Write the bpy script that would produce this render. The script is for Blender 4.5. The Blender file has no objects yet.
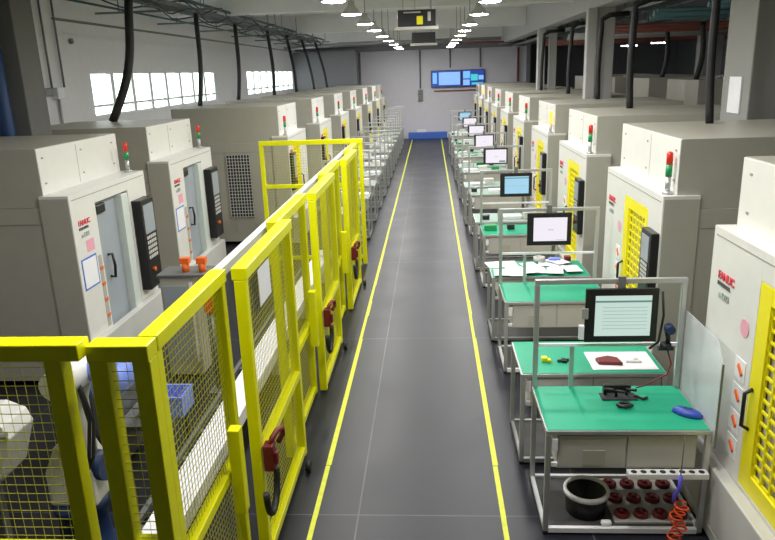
import bpy, math, random
from mathutils import Vector, Matrix
random.seed(7)
PI = math.pi
scene = bpy.context.scene
COL = scene.collection

# ------------------------------------------------------------------ materials
def mat(name, color, rough=.5, metal=0., var=.05, nscale=6., emit=None, estr=0., alpha=1., bump=0., trans=0.):
    m = bpy.data.materials.new(name); m.use_nodes = True
    nt = m.node_tree; b = nt.nodes['Principled BSDF']
    c = (*color, 1)
    tc = nt.nodes.new('ShaderNodeTexCoord')
    nz = nt.nodes.new('ShaderNodeTexNoise'); nz.inputs['Scale'].default_value = nscale; nz.inputs['Detail'].default_value = 4
    nt.links.new(tc.outputs['Object'], nz.inputs['Vector'])
    mx = nt.nodes.new('ShaderNodeMix'); mx.data_type = 'RGBA'
    mx.inputs['A'].default_value = tuple(max(0, v*(1-var)) for v in color)+(1,)
    mx.inputs['B'].default_value = tuple(min(1, v*(1+var)) for v in color)+(1,)
    nt.links.new(nz.outputs['Fac'], mx.inputs['Factor'])
    nt.links.new(mx.outputs['Result'], b.inputs['Base Color'])
    b.inputs['Roughness'].default_value = rough; b.inputs['Metallic'].default_value = metal
    b.inputs['Alpha'].default_value = alpha
    b.inputs['Transmission Weight'].default_value = trans
    if emit:
        b.inputs['Emission Color'].default_value = (*emit, 1); b.inputs['Emission Strength'].default_value = estr
    if bump:
        bp = nt.nodes.new('ShaderNodeBump'); bp.inputs['Strength'].default_value = bump; bp.inputs['Distance'].default_value = .01
        nt.links.new(nz.outputs['Fac'], bp.inputs['Height']); nt.links.new(bp.outputs['Normal'], b.inputs['Normal'])
    return m

M = dict(
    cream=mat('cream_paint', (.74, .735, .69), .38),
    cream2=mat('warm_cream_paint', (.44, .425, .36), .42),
    base=mat('grey_base_paint', (.60, .60, .57), .45),
    seam=mat('seam_grey', (.30, .30, .28), .6),
    yellow=mat('safety_yellow', (.88, .88, .002), .32, var=.06),
    dyellow=mat('door_yellow', (.90, .80, .005), .4),
    wire=mat('yellow_wire', (.62, .60, .03), .5),
    black=mat('black_plastic', (.012, .012, .014), .4),
    rubber=mat('black_rubber', (.015, .015, .016), .55),
    dark=mat('dark_interior', (.03, .032, .035), .7),
    glass=mat('dark_window', (.10, .11, .10), .2),
    palewin=mat('pale_window', (.60, .60, .54), .25),
    bluegrey=mat('blue_grey_door', (.34, .38, .42), .3),
    pale=mat('pale_green_frame', (.62, .68, .64), .35),
    red=mat('red_lamp', (.65, .03, .02), .3, emit=(.8, .05, .02), estr=.15),
    green=mat('green_lamp', (.02, .30, .10), .3),
    amber=mat('amber_lamp', (.9, .35, .03), .3, emit=(1, .4, .05), estr=1.6),
    steel=mat('aluminium', (.52, .53, .53), .35, .55),
    dsteel=mat('dark_steel', (.20, .21, .21), .45, .4),
    mat=mat('green_mat', (.006, .34, .19), .45, var=.08),
    beige=mat('beige_panel', (.50, .49, .46), .5),
    white=mat('white_plastic', (.88, .88, .92), .4),
    paper=mat('white_paper', (.85, .85, .87), .7),
    pink=mat('pink_sticker', (.80, .38, .48), .6),
    orange=mat('orange_plastic', (.88, .16, .02), .45),
    redpl=mat('red_plastic', (.15, .008, .010), .45),
    darkred=mat('dark_red_cap', (.16, .012, .012), .5),
    blue=mat('blue_plastic', (.03, .07, .42), .4),
    brightblue=mat('bright_blue', (.06, .16, .62), .4),
    paleblue=mat('pale_blue_paint', (.20, .30, .85), .45),
    bluepipe=mat('blue_pipe_paint', (.012, .05, .16), .5),
    palegrey=mat('pale_bench_top', (.36, .42, .39), .5),
    darkshelf=mat('dark_shelf', (.06, .06, .062), .6),
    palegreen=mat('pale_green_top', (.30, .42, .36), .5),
    navy=mat('navy_paint', (.01, .03, .10), .5),
    textred=mat('red_lettering', (.70, .05, .08), .5),
    textgrey=mat('grey_lettering', (.12, .12, .12), .5),
    textgreen=mat('green_grey_lettering', (.40, .46, .42), .5),
    teal=mat('teal_pipe', (.04, .12, .14), .5),
    pipe=mat('grey_pipe', (.40, .40, .40), .45, .3),
    rpipe=mat('red_brown_pipe', (.24, .07, .05), .5),
    tray=mat('cable_tray_metal', (.20, .22, .22), .5, .4),
    conc=mat('light_grey_paint', (.48, .48, .49), .8, bump=.1),
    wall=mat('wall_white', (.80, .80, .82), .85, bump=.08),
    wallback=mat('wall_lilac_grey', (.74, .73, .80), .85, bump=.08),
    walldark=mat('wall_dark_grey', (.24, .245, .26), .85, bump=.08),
    pillard=mat('pillar_dark_grey', (.16, .16, .155), .85, bump=.08),
    pillarm=mat('pillar_mid_grey', (.30, .30, .285), .8, bump=.08),
    pillarl=mat('pillar_light_grey', (.46, .46, .45), .8, bump=.08),
    ceil=mat('ceiling_grey', (.82, .82, .82), .9),
    shade=mat('lamp_shade_grey', (.55, .55, .52), .5),
    lamp=mat('lamp_glow', (.9, .9, .9), .5, emit=(1, .98, .95), estr=185.),
    pane=mat('daylight_pane', (.8, .85, .85), .4, emit=(.93, 1, 1), estr=3.),
    frame=mat('window_frame_grey', (.78, .84, .82), .5),
    line=mat('floor_line_yellow', (.62, .66, .02), .5, var=.25, nscale=14),
    orangecord=mat('orange_cord', (.80, .09, .02), .4),
    bluecord=mat('violet_blue_cord', (.12, .10, .70), .4),
    acryl=mat('clear_acrylic', (.86, .90, .94), .2, alpha=.42),
    sc_green=mat('screen_pale_green', (.1, .1, .1), .3, emit=(.55, .72, .66), estr=.75),
    sc_white=mat('screen_white', (.1, .1, .1), .3, emit=(.90, .84, .95), estr=.75),
    sc_blue=mat('screen_light_blue', (.1, .1, .1), .3, emit=(.25, .50, .68), estr=.95),
    sc_tv=mat('screen_sky_blue', (.1, .1, .1), .3, emit=(.10, .32, .95), estr=1.3),
    sc_tv2=mat('screen_pale_blue', (.1, .1, .1), .3, emit=(.22, .45, 1.), estr=.9),
    sc_navy=mat('screen_navy', (.02, .03, .08), .3, emit=(.01, .04, .25), estr=1.),
    sc_bar=mat('screen_bar', (.05, .05, .05), .3, emit=(.10, .22, .20), estr=.8),
    sc_row=mat('screen_row', (.1, .1, .1), .3, emit=(.36, .52, .48), estr=.7),
    sc_teal=mat('screen_teal', (.02, .1, .1), .3, emit=(.05, .5, .55), estr=1.),
)

def floor_material():
    m = bpy.data.materials.new('dark_floor'); m.use_nodes = True
    nt = m.node_tree; b = nt.nodes['Principled BSDF']; L = nt.links
    tc = nt.nodes.new('ShaderNodeTexCoord')
    n1 = nt.nodes.new('ShaderNodeTexNoise'); n1.inputs['Scale'].default_value = 1.3; n1.inputs['Detail'].default_value = 6
    L.new(tc.outputs['Object'], n1.inputs['Vector'])
    cr = nt.nodes.new('ShaderNodeValToRGB')
    cr.color_ramp.elements[0].position = .3; cr.color_ramp.elements[0].color = (.016, .017, .024, 1)
    cr.color_ramp.elements[1].position = .75; cr.color_ramp.elements[1].color = (.026, .027, .036, 1)
    L.new(n1.outputs['Fac'], cr.inputs['Fac'])
    sep = nt.nodes.new('ShaderNodeSeparateXYZ'); L.new(tc.outputs['Object'], sep.inputs[0])
    def math_(op, a, bv=None):
        n = nt.nodes.new('ShaderNodeMath'); n.operation = op
        if isinstance(a, (int, float)): n.inputs[0].default_value = a
        else: L.new(a, n.inputs[0])
        if bv is not None:
            if isinstance(bv, (int, float)): n.inputs[1].default_value = bv
            else: L.new(bv, n.inputs[1])
        return n.outputs[0]
    # joints of the floor tiles: every 1.8 m along the aisle and one seam along it
    fy = math_('FRACT', math_('DIVIDE', math_('ADD', sep.outputs['Y'], .97), 3.9))
    ly = math_('LESS_THAN', math_('ABSOLUTE', math_('SUBTRACT', fy, .5)), .0018)
    fx = math_('FRACT', math_('DIVIDE', math_('ADD', sep.outputs['X'], 1.57), 1.85))
    lx = math_('LESS_THAN', math_('ABSOLUTE', math_('SUBTRACT', fx, .5)), .0035)
    n2 = nt.nodes.new('ShaderNodeTexNoise'); n2.inputs['Scale'].default_value = 2.2
    L.new(tc.outputs['Object'], n2.inputs['Vector'])
    wear = math_('MULTIPLY', n2.outputs['Fac'], .30)
    line = math_('MULTIPLY', math_('MAXIMUM', ly, lx), wear)
    mx = nt.nodes.new('ShaderNodeMix'); mx.data_type = 'RGBA'
    L.new(line, mx.inputs['Factor']); L.new(cr.outputs['Color'], mx.inputs['A']); mx.inputs['B'].default_value = (.42, .42, .46, 1)
    L.new(mx.outputs['Result'], b.inputs['Base Color'])
    rr = nt.nodes.new('ShaderNodeMapRange'); L.new(n1.outputs['Fac'], rr.inputs['Value'])
    rr.inputs['To Min'].default_value = .30; rr.inputs['To Max'].default_value = .48
    b.inputs['Specular IOR Level'].default_value = .32
    L.new(rr.outputs['Result'], b.inputs['Roughness'])
    return m
M['floor'] = floor_material()

# ------------------------------------------------------------------ mesh builder
class MB:
    def __init__(s): s.v = []; s.f = []; s.mi = []; s.sm = []
    def add(s, vs, fs, mi=0, smooth=False):
        o = len(s.v); s.v += [tuple(v) for v in vs]
        for f in fs: s.f.append([i+o for i in f]); s.mi.append(mi); s.sm.append(smooth)
        return s
    def box(s, x0, x1, y0, y1, z0, z1, mi=0):
        if x0 > x1: x0, x1 = x1, x0
        if y0 > y1: y0, y1 = y1, y0
        if z0 > z1: z0, z1 = z1, z0
        vs = [(x, y, z) for z in (z0, z1) for y in (y0, y1) for x in (x0, x1)]
        return s.add(vs, [(0, 2, 3, 1), (4, 5, 7, 6), (0, 1, 5, 4), (2, 6, 7, 3), (0, 4, 6, 2), (1, 3, 7, 5)], mi)
    def tube(s, pts, r, n=8, mi=0, caps=True):
        pts = [Vector(p) for p in pts]; rs = r if isinstance(r, (list, tuple)) else [r]*len(pts)
        vs = []; prev = None
        for i, p in enumerate(pts):
            t = (pts[min(i+1, len(pts)-1)]-pts[max(i-1, 0)]).normalized()
            a = Vector((0, 0, 1)) if abs(t.z) < .9 else Vector((1, 0, 0))
            if prev is not None: a = prev
            u = (a - t*a.dot(t)).normalized(); w = t.cross(u); prev = u
            for k in range(n):
                an = 2*PI*k/n; vs.append(p + (u*math.cos(an)+w*math.sin(an))*rs[i])
        fs = []
        for i in range(len(pts)-1):
            for k in range(n):
                k2 = (k+1) % n; fs.append((i*n+k, i*n+k2, (i+1)*n+k2, (i+1)*n+k))
        s.add(vs, fs, mi, True)
        if caps:
            o = len(s.v)-len(vs)
            s.f.append([o+k for k in reversed(range(n))]); s.mi.append(mi); s.sm.append(False)
            s.f.append([o+(len(pts)-1)*n+k for k in range(n)]); s.mi.append(mi); s.sm.append(False)
        return s
    def lathe(s, c, prof, n=20, mi=0):
        vs = []
        for r, z in prof:
            for k in range(n):
                a = 2*PI*k/n; vs.append((c[0]+r*math.cos(a), c[1]+r*math.sin(a), c[2]+z))
        fs = [(i*n+k, i*n+(k+1) % n, (i+1)*n+(k+1) % n, (i+1)*n+k) for i in range(len(prof)-1) for k in range(n)]
        return s.add(vs, fs, mi, True)
    def prism(s, poly, axis, a, b, mi=0):
        # poly of 2D points, extruded along axis between a and b
        def P(p, t):
            if axis == 'x': return (t, p[0], p[1])
            if axis == 'y': return (p[0], t, p[1])
            return (p[0], p[1], t)
        n = len(poly)
        vs = [P(p, a) for p in poly]+[P(p, b) for p in poly]
        fs = [list(range(n)), list(range(2*n-1, n-1, -1))]+[(i, i+n, (i+1) % n+n, (i+1) % n) for i in range(n)]
        return s.add(vs, fs, mi)
    def build(s, name, m, parent=None, bevel=0., loc=None):
        me = bpy.data.meshes.new(name); me.from_pydata(s.v, [], s.f)
        for mm in (m if isinstance(m, (list, tuple)) else [m]): me.materials.append(mm)
        me.polygons.foreach_set('material_index', s.mi); me.polygons.foreach_set('use_smooth', s.sm)
        import bmesh
        bm = bmesh.new(); bm.from_mesh(me); bmesh.ops.recalc_face_normals(bm, faces=bm.faces); bm.to_mesh(me); bm.free()
        o = bpy.data.objects.new(name, me); COL.objects.link(o)
        if parent: o.parent = parent
        if loc: o.location = loc
        if bevel:
            bv = o.modifiers.new('bevel', 'BEVEL'); bv.width = bevel; bv.segments = 2; bv.limit_method = 'ANGLE'
        return o

def tag(o, label=None, cat=None, group=None, kind=None):
    if label: o['label'] = label
    if cat: o['category'] = cat
    if group: o['group'] = group
    if kind: o['kind'] = kind
    return o
def empty(name, loc, label, cat, group=None, rz=0):
    o = bpy.data.objects.new(name, None); o.empty_display_size = .1; COL.objects.link(o)
    o.location = loc; o.rotation_euler = (0, 0, rz)
    return tag(o, label, cat, group)
def copy_tree(o, loc=None, label=None, parent=None):
    c = o.copy(); COL.objects.link(c)
    if parent: c.parent = parent
    if loc is not None: c.location = loc
    if label: c['label'] = label
    for ch in [x for x in o.children]: copy_tree(ch, None, None, c)
    return c
def thing(mb, name, m, label, cat, group=None, bevel=0., origin=None):
    if origin:
        mb.v = [(v[0]-origin[0], v[1]-origin[1], v[2]-origin[2]) for v in mb.v]
    o = mb.build(name, m, None, bevel, origin); return tag(o, label, cat, group)
def struct(name, mb, m, bevel=0.):
    return tag(mb.build(name, m, None, bevel), kind='structure')
def text_part(name, string, size, m, parent, loc, xdir, depth=.003):
    cu = bpy.data.curves.new('t', 'FONT'); cu.body = string; cu.size = size; cu.extrude = depth
    cu.offset = size*.02
    ob = bpy.data.objects.new('t', cu); COL.objects.link(ob)
    dg = bpy.context.evaluated_depsgraph_get(); dg.update()
    me = bpy.data.meshes.new_from_object(ob.evaluated_get(dg))
    COL.objects.unlink(ob); bpy.data.objects.remove(ob)
    X = Vector(xdir); Z = Vector((0, 0, 1)); N = X.cross(Z)
    mtx = Matrix((X, Z, N)).transposed().to_4x4(); mtx.translation = Vector(loc)
    me.transform(mtx); me.materials.clear(); me.materials.append(m)
    o = bpy.data.objects.new(name, me); COL.objects.link(o); o.parent = parent
    return o
ORD = ['first', 'second', 'third', 'fourth', 'fifth', 'sixth', 'seventh', 'eighth', 'ninth', 'tenth', 'eleventh']

# ------------------------------------------------------------------ camera
F, PITCH, YAW, ROLL = 690.1, math.radians(16.01), math.radians(-3.937), math.radians(-1.977)
fwd = Vector((math.sin(YAW)*math.cos(PITCH), math.cos(YAW)*math.cos(PITCH), -math.sin(PITCH)))
rt = Vector((math.cos(YAW), -math.sin(YAW), 0)); up = rt.cross(fwd)
rt2 = rt*math.cos(ROLL)+up*math.sin(ROLL); up2 = -rt*math.sin(ROLL)+up*math.cos(ROLL)
cam = bpy.data.objects.new('camera', bpy.data.cameras.new('camera')); COL.objects.link(cam)
mt = Matrix((rt2, up2, -fwd)).transposed().to_4x4(); mt.translation = Vector((0, 0, 3.5))
cam.matrix_world = mt
cam.data.sensor_width = 36; cam.data.lens = 36*F/775; cam.data.clip_end = 200
scene.camera = cam

# ------------------------------------------------------------------ setting
struct('floor', MB().box(-8, 16, -4, 44, -.1, 0), M['floor'])
struct('ceiling', MB().box(-8, 16, -4, 44, 5.6, 5.75), M['ceil'])
struct('wall_back', MB().box(-7.2, 5.0, 37.8, 38.1, 0, 5.6), M['wallback'])
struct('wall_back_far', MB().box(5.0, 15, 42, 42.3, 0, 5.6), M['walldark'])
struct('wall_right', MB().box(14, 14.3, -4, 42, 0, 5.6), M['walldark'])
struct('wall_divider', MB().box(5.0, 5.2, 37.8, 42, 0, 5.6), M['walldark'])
# dark recess partition at the far left corner
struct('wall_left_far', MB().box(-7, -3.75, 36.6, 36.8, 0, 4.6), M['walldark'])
wl = MB()
wins = [(14.3, 23.1, 2.78, 3.70), (27.0, 36.4, 2.80, 3.72)]
ys = [-4]+[v for w in wins for v in w[:2]]+[38.1]
for i in range(0, len(ys), 2): wl.box(-7.25, -7, ys[i], ys[i+1], 0, 5.6)
for w in wins:
    wl.box(-7.25, -7, w[0], w[1], 0, w[2]); wl.box(-7.25, -7, w[0], w[1], w[3], 5.6)
struct('wall_left', wl, M['wall'])
for i, w in enumerate(wins):
    e = bpy.data.objects.new('window_%d' % (i+1), None); COL.objects.link(e); e.location = (-7.1, w[0], w[2]); e['kind'] = 'structure'
    W_, H_ = w[1]-w[0], w[3]-w[2]
    MB().box(-.04, -.02, 0, W_, 0, H_).build('pane', M['pane'], e)
    fr = MB()
    for z in (0, H_-.04): fr.box(-.018, .078, 0, W_, z, z+.04)
    fr.box(-.018, .075, 0, W_, .20, .25)
    for k in range(9):
        y = (W_-.16)*k/8; fr.box(-.02, .08, y, y+.16, 0, H_)
    fr.build('window_frame', M['frame'], e)
# cross beams and the long beam over the right pillars
for i, (y, zb) in enumerate([(-2., 5.0), (8.8, 5.05), (18.0, 5.0), (26.8, 4.98), (35.3, 4.95)]):
    struct('trim_%d' % (i+1), MB().box(-7, 3.5, y, y+.4, zb, 5.6), M['ceil'])
struct('trim_6', MB().box(3.5, 3.9, 9.4, 42, 4.66, 5.6), M['conc'])
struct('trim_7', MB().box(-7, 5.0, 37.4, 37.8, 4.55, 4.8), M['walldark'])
# yellow aisle lines (worn paint, follow the aisle)
for n, x in (('left', -1.0), ('right', .54)):
    b = MB(); y = 2.; random.seed(3)
    while y < 37.5:
        L_ = random.uniform(.5, 1.6); b.box(x-.023, x+.023+random.uniform(-.006, .004), y, y+L_-random.choice([0, 0, .012]), 0, .002); y += L_
    tag(b.build('aisle_line', M['line']), 'worn yellow painted line along the %s side of the aisle floor' % n, 'floor line')

# pillars
def pillar(x0, x1, y0, y1, m, z1=5.6):
    o = MB().box(x0, x1, y0, y1, 0, z1).build('pillar', m, None, .015); o['kind'] = 'structure'; return o
pillar(-7, -5.72, 9.75, 10.3, M['pillard'])
pillar(3.80, 4.7, 8.75, 9.55, M['pillarm'], 5.05)
pillar(3.36, 3.55, 15.75, 16.0, M['pillarl'], 4.66)
pillar(3.6, 3.97, 15.9, 16.5, M['pillarl'], 4.66)
pillar(3.4, 3.62, 23.0, 23.3, M['pillarl'], 4.66)
pillar(3.78, 4.0, 23.1, 23.4, M['pillarl'], 4.66)
pillar(8.5, 9.1, 23.1, 23.7, M['pillarl'], 5.6)
thing(MB().tube([(-5.98, 9.6, 0), (-5.98, 9.6, 5.6)], .10, 12), 'drain_pipe', M['bluepipe'], 'dark blue vertical pipe in front of the grey pillar at left', 'pipe')
thing(MB().box(3.78, 3.797, 8.95, 9.3, 2.86, 3.3), 'wall_notice', M['white'], 'pale notice board on the left face of the near right pillar', 'notice')

# ------------------------------------------------------------------ machines
def machine(name, s, opened, label, cat, group, vent=False, headx=.13, headz=2.82):
    """s=+1: front faces -X (right row); s=-1: front faces +X (left row). Origin front near floor corner."""
    r = empty(name, (0, 0, 0), label, cat, group)
    W = 2.08
    def bx(mb, x0, x1, y0, y1, z0, z1, mi=0): return mb.box(s*x0, s*x1, y0, y1, z0, z1, mi)
    if opened: dy0, dy1, dz0, dz1 = .58, 1.5, .5, 2.12
    else: dy0, dy1, dz0, dz1 = .42, 1.27, .60, 2.10
    b = MB()
    bx(b, 0, .34, 0, dy0, .12, 2.3); bx(b, 0, .34, dy1, W, .12, 2.3)
    bx(b, 0, .34, dy0, dy1, dz1, 2.3); bx(b, 0, .34, dy0, dy1, .12, dz0)
    bx(b, .10, .34, dy0, dy1, dz0, dz1, 1)
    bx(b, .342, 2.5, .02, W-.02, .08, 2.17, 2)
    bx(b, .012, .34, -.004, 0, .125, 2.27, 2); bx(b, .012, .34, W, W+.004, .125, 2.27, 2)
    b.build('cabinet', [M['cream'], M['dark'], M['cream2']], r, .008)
    b = MB(); bx(b, -.10, .5, -.01, W+.01, .02, .12); bx(b, -.10, -.001, -.01, W+.01, .12, .58); b.build('base', M['base'], r, .01)
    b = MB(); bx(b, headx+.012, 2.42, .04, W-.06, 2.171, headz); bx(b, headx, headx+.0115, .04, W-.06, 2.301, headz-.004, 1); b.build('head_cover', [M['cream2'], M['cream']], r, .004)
    b = MB()   # seams and fixing screws
    bx(b, headx-.002, headx+.004, .9, .906, 2.33, headz-.03)
    for y in (.12, 1.0, 1.85):
        for z in (2.42, headz-.12): bx(b, headx-.006, headx, y, y+.035, z, z+.018)
    bx(b, -.003, 0, .05, W-.05, 2.235, 2.243)
    bx(b, 1.25, 1.256, .015, .019, .3, 2.12); bx(b, .36, 2.45, .013, .019, 1.98, 1.99)
    b.build('seams', M['seam'], r)
    # door
    if opened:
        b = MB(); bx(b, .06, .095, dy0+.12, dy1-.28, dz0, dz1-.02); b.build('sliding_door', M['bluegrey'], r, .004)
        h = [(s*.0, dy0+.30, 1.12), (s*-.05, dy0+.30, 1.10), (s*-.05, dy0+.30, 1.42), (s*0, dy0+.30, 1.40)]
        h = [(s*.055, dy0+.25, 1.14), (s*.0, dy0+.25, 1.13), (s*-.015, dy0+.25, 1.28), (s*.0, dy0+.25, 1.43), (s*.055, dy0+.25, 1.42)]
        b = MB().tube(h, .018, 8); b.build('door_handle', M['black'], r)
        b = MB(); bx(b, -.03, .09, dy1-.27, dy1-.08, dz0, dz1-.02); b.build('door_frame', M['pale'], r, .006)
        b = MB(); bx(b, .02, .09, dy0+.05, dy0+.3, dz1-.16, dz1-.04); b.build('door_motor', M['black'], r, .02)
    else:
        d = MB()
        y0, y1, z0, z1 = dy0+.003, dy1-.003, dz0+.003, dz1-.003
        bx(d, .0, .04, y0, y0+.09, z0, z1); bx(d, .0, .04, y1-.16, y1, z0, z1)
        bx(d, .0, .04, y0+.09, y1-.16, z1-.12, z1); bx(d, .0, .04, y0+.09, y1-.16, z0, z0+.14)
        dr = d.build('door', M['dyellow'], r, .004)
        b = MB(); bx(b, .045, .055, y0+.05, y1-.1, z0+.1, z1-.1); b.build('door_window', M['palewin'], dr)
        g = MB()
        n = 15
        for k in range(n):
            z = z0+.14+(z1-z0-.26)*k/n; bx(g, .015, .03, y0+.08, y1-.15, z, z+.018)
        for k in range(6):
            y = y0+.09+(y1-y0-.25)*k/5.; bx(g, .015, .032, y-.012, y+.012, z0+.14, z1-.12)
        g.build('door_grille', M['dyellow'], dr)
        b = MB().tube([(s*-.0, y1-.06, 1.05), (s*-.05, y1-.06, 1.08), (s*-.05, y1-.06, 1.32), (s*0, y1-.06, 1.35)], .014, 8); b.build('door_handle', M['black'], dr)
    # control panel
    if opened: cy0, cy1, cz0, cz1 = 1.55, 1.98, .72, 1.96
    else: cy0, cy1, cz0, cz1 = .015, .34, 1.16, 1.94
    b = MB(); bx(b, -.13 if opened else -.08, -.0, cy0, cy1, cz0, cz1); cp = b.build('control_panel', M['black'], r, .012)
    h = cz1-cz0; w = cy1-cy0
    q = -.13 if opened else -.08
    b = MB(); bx(b, q-.006, q, cy0+.05, cy1-.05, cz1-.38*h, cz1-.06*h); b.build('panel_screen', M['bluegrey'], cp)
    b = MB()
    for i in range(5):
        for j in range(5):
            bx(b, q-.008, q, cy0+.06+i*(w-.12)/5, cy0+.06+i*(w-.12)/5+(w-.12)/5*.7, cz1-.44*h-j*.055*h, cz1-.44*h-j*.055*h+.036*h)
    bx(b, q-.0045, q, cy0+.05, cy1-.05, cz1-.70*h, cz1-.40*h, 1)
    b.build('keypad', [M['base'], M['black']], cp)
    ey = cy0+w*.3; ez = cz1-.78*h
    b = MB().tube([(s*q, ey, ez), (s*(q-.025), ey, ez)], .018, 10); b.tube([(s*(q-.025), ey, ez), (s*(q-.045), ey, ez)], .03, 12)
    b.build('emergency_button', M['redpl' if not opened else 'orange'], cp)
    # signal tower
    ty = 1.92 if opened else .12; tx = .14 if opened else .07
    zb = 2.3
    b = MB().tube([(s*tx, ty, zb), (s*tx, ty, zb+.03)], .05, 14); b.tube([(s*tx, ty, zb), (s*tx, ty, zb+.17)], .026, 12)
    tw = b.build('signal_tower', M['steel'], r)
    MB().tube([(s*tx, ty, zb+.17), (s*tx, ty, zb+.28)], .030, 14).build('green_lamp', M['green'], tw)
    b = MB().tube([(s*tx, ty, zb+.28), (s*tx, ty, zb+.385), (s*tx, ty, zb+.40)], [.030, .030, .018], 14); b.build('red_lamp', M['red'], tw)
    # lettering
    xd = (0, -s, 0)
    yl = (1.93 if s > 0 else .12); sg = -s
    text_part('lettering', 'FANUC', .085, M['textred'], r, (s*-.004, yl, 1.93), xd)
    text_part('lettering', 'ROBODRILL', .042, M['textgrey'], r, (s*-.004, yl, 1.88), xd)
    text_part('lettering', 'a-D21', .075, M['textgreen'], r, (s*-.004, yl+sg*.04, 1.79), xd)
    # stickers
    if s > 0 and not opened:
        b = MB().tube([(-.001, 1.42, 1.71), (-.004, 1.42, 1.71)], .065, 18); b.build('round_sticker', M['pink'], r)
        b = MB()
        for k in range(4): b.box(-.004, 0, 1.34, 1.50, .72+k*.2, .88+k*.2)
        st = b.build('paper_tags', M['paper'], r)
        for k in range(4): MB().prism([(1.37, .79+k*.2), (1.43, .845+k*.2), (1.44, .82+k*.2), (1.38, .765+k*.2)], 'x', -.016, -.004).build('tag_clip', M['orange'], st)
    if opened:
        b = MB(); bx(b, -.004, 0, .06, .42, 1.18, 1.55); bx(b, -.006, -.004, .08, .40, 1.20, 1.53, 1)
        b.build('document_sleeve', [M['brightblue'], M['paper']], r)
        b = MB(); bx(b, -.004, 0, .46, .54, .6, 1.5, 1)
        for k in range(4): bx(b, -.012, -.004, .47, .54, .72+k*.2, .76+k*.2)
        b.build('paper_tags', [M['orange'], M['cream2']], r)
        b = MB(); bx(b, -.003, 0, .24, .42, 1.60, 1.74); b.build('pink_sticker', M['pink'], r)
    if vent:
        b = MB(); bx(b, .84, 1.34, .0, .02, .62, 1.94, 1)
        for k in range(9): bx(b, .84+k*.0612, .848+k*.0612, -.012, 0, .62, 1.94)
        for k in range(20): bx(b, .84, 1.34, -.012, 0, .62+k*.069, .628+k*.069)
        b.build('vent_panel', [M['cream'], M['dark']], r)
    return r

RX = 2.15
RY = [3.2, 6.5, 9.8, 13.1, 16.5, 19.9, 23.3, 26.7, 30.1, 33.5]
mR = machine('machining_center', 1, False, '', 'machine', 'machining centres of the right row')
rl = ['white machine at the right photo edge, its yellow mesh door beside the nearest bench',
      'white machine with red and green signal tower behind the nearest monitor bench',
      'white machine of the right row with its yellow door just above the second monitor',
      'white machine of the right row whose signal tower glows orange']
def recolor(root, m):
    for c in root.children:
        if c.name.startswith('signal_tower'):
            for d in c.children:
                if d.name.startswith(('red_lamp', 'green_lamp')):
                    d.material_slots[0].link = 'OBJECT'; d.material_slots[0].material = m
for i, y in enumerate(RY):
    lab = rl[i] if i < 4 else 'white machine with yellow door, %s from the camera in the right row' % ORD[i]
    o = mR if i == 0 else copy_tree(mR)
    o.location = (RX, y, 0); o['label'] = lab
    if i in (3, 8): recolor(o, M['amber'])

mL = machine('machining_center', -1, True, 'white machine with open grey sliding door and blue-edged paper, nearest on the left', 'machine', 'open-door machines inside the fence', headx=.3)
mL.location = (-4.0, 7.3, 0)
copy_tree(mL, (-4.0, 10.35, 0), 'white machine with open grey door standing just behind the left blue-edged-paper machine')
mF = machine('machining_center', -1, False, 'white machine with dark square ventilation grid on its near side, behind the rear fence', 'machine', 'machining centres of the left row', vent=True, headx=.18, headz=2.9)
LY = [14.3, 17.9, 21.3, 24.6, 28.0, 31.3, 34.4]
LXs = [-2.95, -2.84, -2.72, -2.6, -2.48, -2.38, -2.3]
mF.location = (-2.95, LY[0], 0)
for i, y in enumerate(LY[1:]):
    copy_tree(mF, (LXs[i+1], y, 0), 'white machine with yellow door, %s beyond the rear fence in the left row' % ORD[i+1])
# second bay, seen over the right row
m2 = None
for i, y in enumerate([12.0, 15.2, 18.6, 22.0, 26.]):
    lab = 'white machine of the far bay behind the right row, %s from the camera' % ORD[i]
    if m2 is None:
        m2 = machine('machining_center', -1, False, lab, 'machine', 'machining centres of the far right bay', headz=3.12); m2.location = (8.0, y, 0)
    else: copy_tree(m2, (8.0, y, 0), lab)

# ------------------------------------------------------------------ fence
def fence(name, axis, a, b, c, depth, z0, z1, mids, label, cat, group, step=.05, st=.085, thick=.0016, extra_left=None, foot=True, vt=1.):
    """panel between a and b along axis; c = coordinate of the outer face, depth towards the inside"""
    root = empty(name, ((a, c, 0) if axis == 'x' else (c, a, 0)), label, cat, group)
    ox, oy = root.location.x, root.location.y
    def bx(mb, u0, u1, d0, d1, za, zb):
        if axis == 'x': mb.box(u0-ox, u1-ox, c+d0-oy, c+d1-oy, za, zb)
        else: mb.box(c+d0-ox, c+d1-ox, u0-oy, u1-oy, za, zb)
    d0, d1 = (0, depth) if depth > 0 else (depth, 0)
    t = MB(); bx(t, a, b, d0, d1, z1-.085, z1); t.build('top_rail', M['yellow'], root, .006)
    if extra_left: a2 = a; b2 = extra_left
    else: a2, b2 = a, b
    ins = .012
    for u in (a2, b2-st):
        t = MB(); bx(t, u, u+st, d0+ins, d1-ins, .02 if foot else z0, z1-.085); t.build('upright', M['yellow'], root, .006)
    for z in mids:
        t = MB(); bx(t, a2+st, b2-st, d0+ins, d1-ins, z-.07, z); t.build('middle_rail', M['yellow'], root, .005)
    t = MB(); bx(t, a2+st, b2-st, d0+ins, d1-ins, z0, z0+.07); t.build('bottom_rail', M['yellow'], root, .005)
    w = MB(); dm = (d0+d1)/2
    u = a2+st+step*.5
    while u < b2-st:
        bx(w, u-thick*vt, u+thick*vt, dm-.0015, dm+.0015, z0, z1-.085); u += step
    z = z0+.07+step
    while z < z1-.09:
        bx(w, a2+st, b2-st, dm-.002-.0025, dm-.0015, z-thick*1.15, z+thick*1.15); z += step
    w.build('wire_mesh', M['wire'], root)
    return root
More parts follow.
